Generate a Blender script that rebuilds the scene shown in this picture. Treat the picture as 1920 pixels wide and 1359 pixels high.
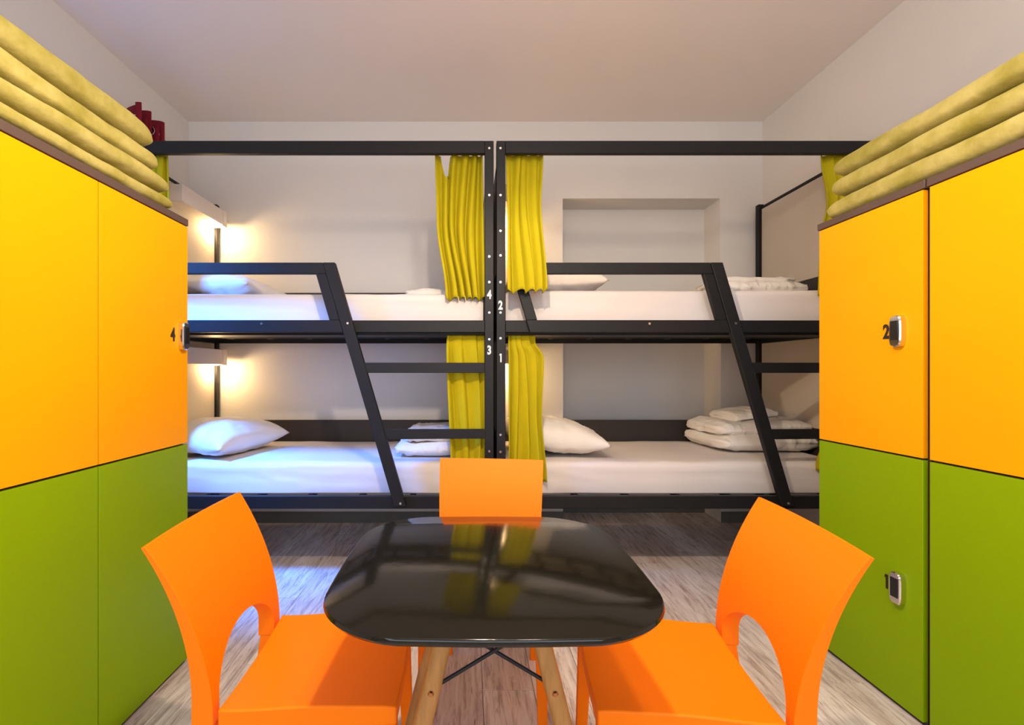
import bpy, bmesh, math, random
from mathutils import Vector, Matrix, noise

random.seed(4)
scene = bpy.context.scene
for o in list(bpy.data.objects):
    bpy.data.objects.remove(o, do_unlink=True)
COL = scene.collection
R = math.radians

# ------------------------------------------------------------------ camera
H = 1.18                     # eye height
F, VX, VY = 843.0, 880.0, 697.0
cd = bpy.data.cameras.new('camera')
cam = bpy.data.objects.new('camera', cd)
COL.objects.link(cam)
cam.location = (0, 0, H)
cam.rotation_euler = (R(90), 0, 0)
cd.sensor_width = 36.0
cd.lens = 36.0 * F / 1920.0
cd.shift_x = (960.0 - VX) / 1920.0
cd.shift_y = (VY - 679.5) / 1920.0
cd.clip_start = 0.02
scene.camera = cam


def WX(px, Y):               # world x of picture column px on a thing that stands at depth Y
    return (px - VX) / F * Y


def WZ(py, Y):
    return H - (py - VY) / F * Y


# ------------------------------------------------------------------ world and exposure
world = bpy.data.worlds.new('world')
scene.world = world
world.use_nodes = True
bgn = world.node_tree.nodes['Background']
bgn.inputs[0].default_value = (0.35, 0.58, 1.0, 1)
bgn.inputs[1].default_value = 1.5
vs = scene.view_settings
vs.view_transform = 'Standard'
vs.look = 'None'
vs.gamma = 1.0
vs.exposure = 0.0
try:
    vs.use_curve_mapping = False
except Exception:
    pass


def light(name, kind, loc, energy, color, size=0.1, size_y=None, rot=None, shape=None, spread=None):
    ld = bpy.data.lights.new(name, kind)
    ld.energy = energy
    ld.color = color
    if kind == 'AREA':
        ld.shape = shape or 'RECTANGLE'
        ld.size = size
        if size_y:
            ld.size_y = size_y
        if spread:
            ld.spread = spread
    else:
        ld.shadow_soft_size = size
    o = bpy.data.objects.new(name, ld)
    COL.objects.link(o)
    o.location = loc
    if rot:
        o.rotation_euler = rot
    return o


# daylight through the window in the left wall, between the lockers and the bunks
_wd = light('window_daylight', 'AREA', (-2.55, 1.50, 2.74), 72, (0.05, 0.25, 1.0), 0.5, 0.5, spread=R(62))
_wd.rotation_euler = (Vector((-1.50, 2.52, 1.0)) - _wd.location).to_track_quat('-Z', 'Y').to_euler()
# cool fill light, added behind the camera to lift the ambient level
light('front_fill', 'AREA', (0.0, -1.72, 1.70), 62, (0.90, 0.93, 1.0), 2.9, 1.6, rot=(R(101), 0, 0))

# ------------------------------------------------------------------ materials
MATS = {}


def new_mat(name, base, rough=0.5, metal=0.0, spec=0.5, noise_amt=0.0, noise_scale=8.0, bump=0.0, bump_scale=60.0,
            sheen=0.0, dark=None, emis=None, emis_s=0.0, coat=0.0, stretch=(1, 1, 1), wrinkle=0.0):
    m = bpy.data.materials.new(name)
    m.use_nodes = True
    nt = m.node_tree
    N, L = nt.nodes, nt.links
    b = N['Principled BSDF']
    b.inputs['Base Color'].default_value = (*base, 1)
    b.inputs['Roughness'].default_value = rough
    b.inputs['Metallic'].default_value = metal
    b.inputs['Specular IOR Level'].default_value = spec
    if sheen:
        b.inputs['Sheen Weight'].default_value = sheen
        b.inputs['Sheen Tint'].default_value = (*[min(1, c * 1.6 + .1) for c in base], 1)
        b.inputs['Sheen Roughness'].default_value = 0.4
    if coat:
        b.inputs['Coat Weight'].default_value = coat
        b.inputs['Coat Roughness'].default_value = 0.05
    if emis:
        b.inputs['Emission Color'].default_value = (*emis, 1)
        b.inputs['Emission Strength'].default_value = emis_s
    tc = N.new('ShaderNodeTexCoord')
    mp = N.new('ShaderNodeMapping')
    mp.inputs['Scale'].default_value = stretch
    L.new(tc.outputs['Object'], mp.inputs['Vector'])
    if noise_amt:
        n = N.new('ShaderNodeTexNoise')
        n.inputs['Scale'].default_value = noise_scale
        n.inputs['Detail'].default_value = 6
        n.inputs['Roughness'].default_value = 0.62
        L.new(mp.outputs[0], n.inputs['Vector'])
        r = N.new('ShaderNodeValToRGB')
        r.color_ramp.elements[0].position = 0.3
        r.color_ramp.elements[1].position = 0.7
        d = dark or [c * (1 - noise_amt) for c in base]
        r.color_ramp.elements[0].color = (*d, 1)
        r.color_ramp.elements[1].color = (*base, 1)
        L.new(n.outputs['Fac'], r.inputs['Fac'])
        L.new(r.outputs['Color'], b.inputs['Base Color'])
    if bump and wrinkle:
        ws_ = []
        for (sc_, det) in ((bump_scale, 2.0), (bump_scale * 2.3, 3.0)):
            n2 = N.new('ShaderNodeTexNoise')
            n2.noise_type = 'RIDGED_MULTIFRACTAL'
            n2.inputs['Scale'].default_value = sc_
            n2.inputs['Detail'].default_value = det
            n2.inputs['Distortion'].default_value = 0.5
            L.new(mp.outputs[0], n2.inputs['Vector'])
            ws_.append(n2)
        am_ = N.new('ShaderNodeMath'); am_.operation = 'MULTIPLY_ADD'; am_.inputs[1].default_value = 0.35
        L.new(ws_[1].outputs['Fac'], am_.inputs[0]); L.new(ws_[0].outputs['Fac'], am_.inputs[2])
        bp = N.new('ShaderNodeBump')
        bp.inputs['Strength'].default_value = bump
        bp.inputs['Distance'].default_value = wrinkle
        L.new(am_.outputs[0], bp.inputs['Height'])
        L.new(bp.outputs[0], b.inputs['Normal'])
    elif bump:
        n2 = N.new('ShaderNodeTexNoise')
        n2.inputs['Scale'].default_value = bump_scale
        n2.inputs['Detail'].default_value = 5
        L.new(mp.outputs[0], n2.inputs['Vector'])
        bp = N.new('ShaderNodeBump')
        bp.inputs['Strength'].default_value = bump
        bp.inputs['Distance'].default_value = 0.01
        L.new(n2.outputs['Fac'], bp.inputs['Height'])
        L.new(bp.outputs[0], b.inputs['Normal'])
    MATS[name] = m
    return m


new_mat('wall_paint', (0.78, 0.74, 0.69), 0.9, spec=0.1, noise_amt=0.05, noise_scale=1.3, bump=0.10, bump_scale=40)
new_mat('ceiling_paint', (0.90, 0.82, 0.75), 0.9, spec=0.1, noise_amt=0.04, noise_scale=1.0, bump=0.08, bump_scale=30)
new_mat('panel_board', (0.56, 0.50, 0.42), 0.7, spec=0.2, noise_amt=0.03, bump=0.03)
new_mat('black_metal', (0.014, 0.0135, 0.0145), 0.5, spec=0.22, noise_amt=0.15, noise_scale=20, bump=0.05, bump_scale=300)
new_mat('dark_board', (0.035, 0.026, 0.021), 0.55, spec=0.4, noise_amt=0.15, bump=0.04)
new_mat('steel_bolt', (0.65, 0.63, 0.6), 0.3, metal=1.0, noise_amt=0.05)
new_mat('copper_bolt', (0.45, 0.20, 0.08), 0.3, metal=1.0, noise_amt=0.05)
new_mat('white_print', (0.85, 0.84, 0.8), 0.6, noise_amt=0.02)
new_mat('black_print', (0.02, 0.008, 0.006), 0.6, noise_amt=0.02)
new_mat('sheet', (0.75, 0.69, 0.66), 0.85, spec=0.15, noise_amt=0.03, noise_scale=3, bump=0.5, bump_scale=1.6, stretch=(1, 1, 2.2), wrinkle=.022)
new_mat('pillow_cotton', (0.82, 0.765, 0.70), 0.85, spec=0.15, noise_amt=0.03, noise_scale=3, bump=0.6, bump_scale=3.2, stretch=(1.6, 0.8, 1.2), wrinkle=.035)
new_mat('duvet_cotton', (0.83, 0.78, 0.72), 0.85, spec=0.15, noise_amt=0.03, noise_scale=3, bump=0.7, bump_scale=5, stretch=(2.2, .8, 1.2), wrinkle=.035)
new_mat('curtain_cloth', (0.50, 0.415, 0.008), 0.8, spec=0.12, noise_amt=0.10, noise_scale=6, bump=0.12, bump_scale=50, sheen=0.08)
new_mat('red_cloth', (0.20, 0.008, 0.02), 0.8, spec=0.2, noise_amt=0.2, noise_scale=9, sheen=0.2)
new_mat('velour', (0.50, 0.43, 0.15), 0.95, spec=0.05, noise_amt=0.3, noise_scale=9, dark=(0.30, 0.26, 0.045), bump=0.5, bump_scale=28, sheen=0.35)
new_mat('yellow_laminate', (0.98, 0.395, 0.0), 0.45, spec=0.12, noise_amt=0.015, noise_scale=60, bump=0.02, bump_scale=400)
new_mat('green_laminate', (0.235, 0.385, 0.0), 0.45, spec=0.12, noise_amt=0.03, noise_scale=80, bump=0.03, bump_scale=400)
new_mat('edge_band', (0.10, 0.060, 0.048), 0.6, noise_amt=0.1)
new_mat('carcass', (0.05, 0.022, 0.012), 0.7, noise_amt=0.1)
new_mat('chrome', (0.75, 0.72, 0.68), 0.14, metal=1.0, noise_amt=0.03)
new_mat('lock_black', (0.012, 0.010, 0.010), 0.25, noise_amt=0.05)
new_mat('black_gloss', (0.009, 0.008, 0.005), 0.11, spec=0.35, noise_amt=0.2, noise_scale=300, bump=0.02, bump_scale=35)
new_mat('edge_gloss', (0.03, 0.028, 0.022), 0.25, spec=0.6, noise_amt=0.1)
new_mat('oak', (0.46, 0.215, 0.055), 0.45, spec=0.4, noise_amt=0.3, noise_scale=14, bump=0.05, stretch=(6, 6, 0.5))
new_mat('orange_plastic', (1.0, 0.205, 0.0), 0.5, spec=0.18, noise_amt=0.01, bump=0.02, bump_scale=600)
new_mat('lamp_housing', (0.72, 0.66, 0.60), 0.5, noise_amt=0.02)
new_mat('lamp_lens', (1, .9, .7), 0.4, emis=(1.0, 0.78, 0.45), emis_s=22)
new_mat('bulb_glow', (1, .9, .8), 0.4, emis=(1.0, 0.8, 0.6), emis_s=8)
new_mat('baseboard_paint', (0.16, 0.15, 0.135), 0.6, noise_amt=0.15)
new_mat('rod_metal', (0.12, 0.10, 0.10), 0.35, metal=0.8, noise_amt=0.1)
new_mat('window_paint', (0.75, 0.75, 0.74), 0.5, noise_amt=0.02)

gl = bpy.data.materials.new('glass')
gl.use_nodes = True
gn, gk = gl.node_tree.nodes, gl.node_tree.links
gn.remove(gn['Principled BSDF'])
g_t = gn.new('ShaderNodeBsdfTransparent'); g_t.inputs[0].default_value = (.94, .96, .95, 1)
g_g = gn.new('ShaderNodeBsdfGlossy'); g_g.inputs['Roughness'].default_value = 0.02
g_m = gn.new('ShaderNodeMixShader')
g_m.inputs[0].default_value = 0.06
gk.new(g_t.outputs[0], g_m.inputs[1]); gk.new(g_g.outputs[0], g_m.inputs[2])
gk.new(g_m.outputs[0], gn['Material Output'].inputs[0])
MATS['glass'] = gl


def plank_mat():
    m = bpy.data.materials.new('weathered_planks')
    m.use_nodes = True
    nt = m.node_tree
    N, L = nt.nodes, nt.links
    b = N['Principled BSDF']
    b.inputs['Roughness'].default_value = 0.42
    b.inputs['Specular IOR Level'].default_value = 0.35
    tc = N.new('ShaderNodeTexCoord')
    oi = N.new('ShaderNodeObjectInfo')
    ml = N.new('ShaderNodeMath'); ml.operation = 'MULTIPLY'; ml.inputs[1].default_value = 37.0
    L.new(oi.outputs['Random'], ml.inputs[0])
    ad = N.new('ShaderNodeVectorMath'); ad.operation = 'ADD'
    L.new(tc.outputs['Object'], ad.inputs[0]); L.new(ml.outputs[0], ad.inputs[1])

    def tex(scale, st, det=8, rough=.65, dist=0.0):
        mp = N.new('ShaderNodeMapping'); mp.inputs['Scale'].default_value = st
        L.new(ad.outputs[0], mp.inputs['Vector'])
        n = N.new('ShaderNodeTexNoise'); n.inputs['Scale'].default_value = scale
        n.inputs['Detail'].default_value = det; n.inputs['Roughness'].default_value = rough
        n.inputs['Distortion'].default_value = dist
        L.new(mp.outputs[0], n.inputs['Vector'])
        return n.outputs['Fac']

    def ramp(fac, stops):
        r = N.new('ShaderNodeValToRGB')
        els = r.color_ramp.elements
        while len(els) < len(stops):
            els.new(0.5)
        for e, (p, c) in zip(els, stops):
            e.position = p; e.color = (*c, 1)
        L.new(fac, r.inputs['Fac'])
        return r.outputs['Color']

    grain = tex(7, (7, 0.7, 1), 10, .72, 0.6)
    base = ramp(grain, [(0.27, (0.20, 0.145, 0.12)), (0.40, (0.47, 0.39, 0.36)), (0.50, (0.68, 0.62, 0.59)), (0.72, (0.86, 0.82, 0.80))])
    patch = tex(1.6, (2.0, 0.8, 1), 4, .5)
    pc = ramp(patch, [(0.35, (0.80, 0.72, 0.66)), (0.65, (1.0, 1.0, 1.0))])
    mx = N.new('ShaderNodeMix'); mx.data_type = 'RGBA'; mx.blend_type = 'MULTIPLY'; mx.inputs[0].default_value = 1
    L.new(base, mx.inputs[6]); L.new(pc, mx.inputs[7])
    scr = tex(12, (9, 0.45, 1), 5, .6, 1.2)
    sc = ramp(scr, [(0.30, (0.45, 0.38, 0.34)), (0.37, (1, 1, 1))])
    mx2 = N.new('ShaderNodeMix'); mx2.data_type = 'RGBA'; mx2.blend_type = 'MULTIPLY'; mx2.inputs[0].default_value = 1
    L.new(mx.outputs[2], mx2.inputs[6]); L.new(sc, mx2.inputs[7])
    tint = ramp(oi.outputs['Random'], [(0.0, (0.98, 0.95, 0.95)), (1.0, (1.22, 1.22, 1.24))])
    mx3 = N.new('ShaderNodeMix'); mx3.data_type = 'RGBA'; mx3.blend_type = 'MULTIPLY'; mx3.inputs[0].default_value = 1
    L.new(mx2.outputs[2], mx3.inputs[6]); L.new(tint, mx3.inputs[7])
    L.new(mx3.outputs[2], b.inputs['Base Color'])
    bp = N.new('ShaderNodeBump'); bp.inputs['Strength'].default_value = 0.25; bp.inputs['Distance'].default_value = 0.004
    L.new(grain, bp.inputs['Height']); L.new(bp.outputs[0], b.inputs['Normal'])
    MATS['planks'] = m


plank_mat()


# ------------------------------------------------------------------ mesh helpers
def box(bm, x0, x1, y0, y1, z0, z1, mat=0):
    v = [bm.verts.new(p) for p in ((x0, y0, z0), (x1, y0, z0), (x1, y1, z0), (x0, y1, z0),
                                   (x0, y0, z1), (x1, y0, z1), (x1, y1, z1), (x0, y1, z1))]
    fs = []
    for q in ((3, 2, 1, 0), (4, 5, 6, 7), (0, 1, 5, 4), (1, 2, 6, 5), (2, 3, 7, 6), (3, 0, 4, 7)):
        f = bm.faces.new([v[i] for i in q]); f.material_index = mat
        fs.append(f)
    return v


def hexa(bm, bot, top):
    """eight-corner solid: four bottom points (counter-clockwise from above), four top points"""
    v = [bm.verts.new(p) for p in bot] + [bm.verts.new(p) for p in top]
    for q in ((3, 2, 1, 0), (4, 5, 6, 7), (0, 1, 5, 4), (1, 2, 6, 5), (2, 3, 7, 6), (3, 0, 4, 7)):
        bm.faces.new([v[i] for i in q])
    return v


def cyl(bm, p, q, r0, r1=None, n=12, caps=True):
    p, q = Vector(p), Vector(q)
    r1 = r0 if r1 is None else r1
    d = (q - p).normalized()
    a = d.orthogonal().normalized()
    b = d.cross(a)
    A = [bm.verts.new(p + (a * math.cos(2 * math.pi * i / n) + b * math.sin(2 * math.pi * i / n)) * r0) for i in range(n)]
    B = [bm.verts.new(q + (a * math.cos(2 * math.pi * i / n) + b * math.sin(2 * math.pi * i / n)) * r1) for i in range(n)]
    for i in range(n):
        j = (i + 1) % n
        bm.faces.new((A[i], A[j], B[j], B[i]))
    if caps:
        bm.faces.new(A[::-1]); bm.faces.new(B)


def grid(bm, nu, nv, fn, closed_u=False):
    vs_ = [[bm.verts.new(fn(i, j)) for j in range(nv)] for i in range(nu)]
    for i in range(nu if closed_u else nu - 1):
        for j in range(nv - 1):
            k = (i + 1) % nu
            bm.faces.new((vs_[i][j], vs_[k][j], vs_[k][j + 1], vs_[i][j + 1]))
    return vs_


def build(name, bm, mat, parent=None, bevel=0.0, smooth=False, solid=0.0, subsurf=0, angle=40):
    bmesh.ops.recalc_face_normals(bm, faces=bm.faces[:])
    me = bpy.data.meshes.new(name)
    bm.to_mesh(me); bm.free()
    for mm in (mat if isinstance(mat, (list, tuple)) else [mat]):
        me.materials.append(MATS[mm])
    o = bpy.data.objects.new(name, me)
    COL.objects.link(o)
    if parent:
        o.parent = parent
    if solid:
        s = o.modifiers.new('solid', 'SOLIDIFY'); s.thickness = solid; s.offset = 0
    if bevel:
        s = o.modifiers.new('bevel', 'BEVEL'); s.width = bevel; s.segments = 2; s.limit_method = 'ANGLE'; s.angle_limit = R(35)
    if subsurf:
        s = o.modifiers.new('sub', 'SUBSURF'); s.levels = subsurf; s.render_levels = subsurf
    if smooth or bevel or subsurf:
        me.polygons.foreach_set('use_smooth', [True] * len(me.polygons))
        if not smooth or angle < 180:
            try:
                me.set_sharp_from_angle(angle=R(angle))
            except Exception:
                pass
    return o


def tag(o, label=None, cat=None, group=None, kind=None):
    if label: o['label'] = label
    if cat: o['category'] = cat
    if group: o['group'] = group
    if kind: o['kind'] = kind
    return o


def empty(name, loc, rz=0.0):
    o = bpy.data.objects.new(name, None)
    COL.objects.link(o)
    o.location = loc
    o.rotation_euler = (0, 0, rz)
    o.empty_display_size = 0.1
    return o


def copy_tree(o, parent=None):
    c = o.copy()
    COL.objects.link(c)
    c.parent = parent
    for ch in [x for x in o.children]:
        copy_tree(ch, c)
    return c


def digit(txt, mat, size, parent, M, name='number', fat=0.02, xs=0.8):
    if txt == '1':               # stem with a short flag
        me = bpy.data.meshes.new('number')
        b1 = bmesh.new()
        q = size * .36
        out = [(-.03 * size, -q), (.13 * size, -q), (.13 * size, q), (-.005, q), (-.10 * size, q * .80), (-.13 * size, q * .50), (-.03 * size, q * .62)]
        lo_ = [b1.verts.new((x_, y_, -.0006)) for x_, y_ in out]
        hi_ = [b1.verts.new((x_, y_, .0006)) for x_, y_ in out]
        b1.faces.new(lo_[::-1]); b1.faces.new(hi_)
        for i_ in range(len(out)):
            j_ = (i_ + 1) % len(out)
            b1.faces.new((lo_[i_], lo_[j_], hi_[j_], hi_[i_]))
        b1.to_mesh(me); b1.free()
    else:
        cu = bpy.data.curves.new('t', 'FONT')
        cu.body = txt; cu.size = size; cu.extrude = 0.0006; cu.offset = fat * size; cu.align_x = 'CENTER'; cu.align_y = 'CENTER'
        cu.resolution_u = 4
        t = bpy.data.objects.new('t', cu)
        COL.objects.link(t)
        dg = bpy.context.evaluated_depsgraph_get()
        me = bpy.data.meshes.new_from_object(t.evaluated_get(dg))
        bpy.data.objects.remove(t, do_unlink=True)
    me.transform(M @ Matrix.Diagonal((xs, 1, 1, 1)))
    me.materials.clear(); me.materials.append(MATS[mat])
    o = bpy.data.objects.new(name, me)
    COL.objects.link(o)
    o.parent = parent
    return o


def struct(name, bm, mat, parent=None, **k):
    o = build(name, bm, mat, parent, **k)
    if parent is None:
        o['kind'] = 'structure'
    return o


# ------------------------------------------------------------------ room
XL, XR, YB, YF, ZC = -2.21, 2.31, 3.54, -1.60, 3.15
NX0, NX1, NYB, NZT = 0.735, 1.974, 3.78, 2.545

bm = bmesh.new(); box(bm, XL - .15, XR + .15, YF - .15, NYB + .1, -0.12, -0.008)
floor = struct('floor', bm, 'carcass')
bm = bmesh.new()
PW = 0.19
base_me = None
v = box(bm, 0, PW - .0018, 0, 1.25 - .0018, -0.008, 0)
plank_me = bpy.data.meshes.new('plank')
bmesh.ops.recalc_face_normals(bm, faces=bm.faces[:])
bmesh.ops.bevel(bm, geom=[e for e in bm.edges if all(abs(vv.co.z) < 1e-6 for vv in e.verts)], offset=0.0012, segments=1, affect='EDGES')
bm.to_mesh(plank_me); bm.free()
plank_me.materials.append(MATS['planks'])
short = {}


def plank_mesh(w, l):
    k = (round(w, 3), round(l, 3))
    if k not in short:
        b = bmesh.new(); box(b, 0, w - .0018, 0, l - .0018, -0.008, 0)
        bmesh.ops.recalc_face_normals(b, faces=b.faces[:])
        me = bpy.data.meshes.new('plank'); b.to_mesh(me); b.free()
        me.materials.append(MATS['planks']); short[k] = me
    return short[k]


x = -1.09 - 6 * PW
ncol = 0
while x < XR - 0.01:
    xa, xb = max(x, XL), min(x + PW, XR)
    y = YF - (0.37 + ncol * 0.53) % 1.25
    in_niche = xb > NX0 + .005 and xa < NX1 - .005
    while y < (NYB if in_niche else YB):
        ya, yb = max(y, YF), min(y + 1.25, NYB if (xb > NX0 + .005 and xa < NX1 - .005) else YB)
        if yb - ya > 0.02:
            full = abs(xb - xa - PW) < 1e-4 and abs(yb - ya - 1.25) < 1e-4
            p = bpy.data.objects.new('plank', plank_me if full else plank_mesh(xb - xa, yb - ya))
            COL.objects.link(p)
            p.parent = floor
            p.location = (xa, ya, 0)
        y += 1.25
    x += PW; ncol += 1

bm = bmesh.new(); box(bm, XL - .15, XR + .15, YF - .15, NYB + .1, ZC, ZC + .12)
struct('ceiling', bm, 'ceiling_paint')
# left wall with the window opening
WY0, WY1, WZ0, WZ1 = 1.25, 2.50, 1.72, 2.70
bm = bmesh.new()
box(bm, XL - .15, XL, YF - .15, WY0, 0, ZC)
box(bm, XL - .15, XL, WY1, NYB + .1, 0, ZC)
box(bm, XL - .15, XL, WY0, WY1, 0, WZ0)
box(bm, XL - .15, XL, WY0, WY1, WZ1, ZC)
struct('wall_left', bm, 'wall_paint')
bm = bmesh.new(); box(bm, XR, XR + .15, YF - .15, NYB + .1, 0, ZC)
struct('wall_right', bm, 'wall_paint')
bm = bmesh.new()
box(bm, XL, NX0, YB, NYB + .1, 0, ZC)
box(bm, NX1, XR, YB, NYB + .1, 0, ZC)
box(bm, NX0, NX1, YB, NYB + .1, NZT, ZC)
box(bm, NX0, NX1, NYB, NYB + .1, 0, NZT)
box(bm, XL, NX0, YB - .012, YB, 0, 2.06)
box(bm, NX1, XR, YB - .012, YB, 0, 2.06)
struct('wall_back', bm, 'wall_paint')
# front wall behind the camera, with a made-up window for the fill light
FW = (-1.5, 1.5, 0.85, 2.65)
bm = bmesh.new()
box(bm, XL, FW[0], YF - .15, YF, 0, ZC); box(bm, FW[1], XR, YF - .15, YF, 0, ZC)
box(bm, FW[0], FW[1], YF - .15, YF, 0, FW[2]); box(bm, FW[0], FW[1], YF - .15, YF, FW[3], ZC)
struct('wall_front', bm, 'wall_paint')


def window(name, horizontal, a0, a1, z0, z1, pos):
    root = empty(name, (0, 0, 0)); root['kind'] = 'structure'
    t = .05

    def bb(b, u0, u1, w0, w1, d):
        if horizontal: box(b, u0, u1, pos - d, pos + d, w0, w1)
        else: box(b, pos - d, pos + d, u0, u1, w0, w1)
    b = bmesh.new()
    bb(b, a0, a1, z0, z0 + t, .03); bb(b, a0, a1, z1 - t, z1, .03)
    bb(b, a0, a0 + t, z0 + t, z1 - t, .03); bb(b, a1 - t, a1, z0 + t, z1 - t, .03)
    mid = (a0 + a1) / 2 if horizontal else a1 - .12
    bb(b, mid - .02, mid + .02, z0 + t, z1 - t, .03)
    build('window_frame', b, 'window_paint', root)
    for (u, w) in ((a0 + t, mid - .02), (mid + .02, a1 - t)):
        b = bmesh.new(); bb(b, u, w, z0 + t, z1 - t, .003)
        build('pane', b, 'glass', root)
    return root


window('window_1', False, WY0, WY1, WZ0, WZ1, XL - .05)
window('fill_window', True, FW[0], FW[1], FW[2], FW[3], YF - .06)  # unseen window, added to go with the front fill light

for nm, x0, x1 in (('baseboard_back', XL, NX0), ('baseboard_back', NX1, XR)):
    bm = bmesh.new(); box(bm, x0 + .001, x1, YB - .024, YB - .012, 0, .085)
    struct(nm, bm, 'baseboard_paint', bevel=.002)
bm = bmesh.new(); box(bm, NX0, NX1, NYB - .012, NYB, 0, .085)
struct('baseboard_niche', bm, 'baseboard_paint', bevel=.002)
bm = bmesh.new(); box(bm, XR - .012, XR, YF, YB - .025, 0, .085)
struct('baseboard_right', bm, 'baseboard_paint', bevel=.002)
bm = bmesh.new(); box(bm, XL, XL + .012, YF, YB - .025, 0, .085)
struct('baseboard_left', bm, 'baseboard_paint', bevel=.002)

# ------------------------------------------------------------------ lamps out of the frame: the pendant and an added fill globe
LX, LY, LZ = 0.05, 0.95, 2.19
root = empty('pendant_lamp', (LX, LY, ZC))
tag(root, 'pendant lamp with a dark metal shade hanging over the black table', 'lamp')
bm = bmesh.new(); cyl(bm, (0, 0, 0), (0, 0, -.03), .05, n=24); build('ceiling_rose', bm, 'black_metal', root, smooth=True)
bm = bmesh.new(); cyl(bm, (0, 0, -.03), (0, 0, LZ + .14 - ZC), .004); build('cord', bm, 'black_metal', root)
bm = bmesh.new()
prof = [(.03, .15), (.06, .145), (.11, .12), (.155, .08), (.185, .03), (.20, -.018)]
grid(bm, 32, len(prof), lambda i, j: (prof[j][0] * math.cos(i / 32 * 2 * math.pi), prof[j][0] * math.sin(i / 32 * 2 * math.pi), LZ - ZC + prof[j][1]), closed_u=True)
build('shade', bm, 'black_metal', root, smooth=True, solid=.003)
bm = bmesh.new(); bmesh.ops.create_icosphere(bm, subdivisions=3, radius=.035, matrix=Matrix.Translation((0, 0, LZ - ZC + .06)))
build('bulb', bm, 'bulb_glow', root, smooth=True)
light('pendant_light', 'POINT', (LX, LY, LZ - .01), 84, (1.0, 0.80, 0.58), 0.035)

GX, GY, GZ = 0.35, 0.55, 2.80
root = empty('fill_globe', (GX, GY, ZC))  # unseen globe, added to brighten the ceiling and upper walls
tag(root, 'unseen white fill globe added on a short stem under the ceiling', 'lamp')
bm = bmesh.new(); cyl(bm, (0, 0, 0), (0, 0, -.025), .06, n=24); build('ceiling_rose', bm, 'window_paint', root, smooth=True)
bm = bmesh.new(); cyl(bm, (0, 0, -.025), (0, 0, GZ + .115 - ZC), .008); build('stem', bm, 'window_paint', root)
bm = bmesh.new(); cyl(bm, (0, 0, GZ + .115 - ZC), (0, 0, GZ + .07 - ZC), .04, n=20); build('lamp_holder', bm, 'window_paint', root)
bm = bmesh.new(); bmesh.ops.create_icosphere(bm, subdivisions=3, radius=.08, matrix=Matrix.Translation((0, 0, GZ - ZC)))
build('globe', bm, 'bulb_glow', root, smooth=True)
light('fill_globe_light', 'POINT', (GX, GY, GZ - .16), 44, (1.0, 0.83, 0.68), 0.07)

# ------------------------------------------------------------------ bunk beds
BL = 2.12                    # bunk length
YP0, YP1 = 2.505, 2.555      # front posts
YR0, YR1 = 3.455, 3.505      # rear posts
ZTOP = 2.468


def bolt(name, parent, x, y, z):
    b = bmesh.new(); cyl(b, (x, y, z), (x, y - .003, z), .0075, .006, n=12)
    o = build(name, b, 'steel_bolt', parent, smooth=True)
    return o


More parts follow.
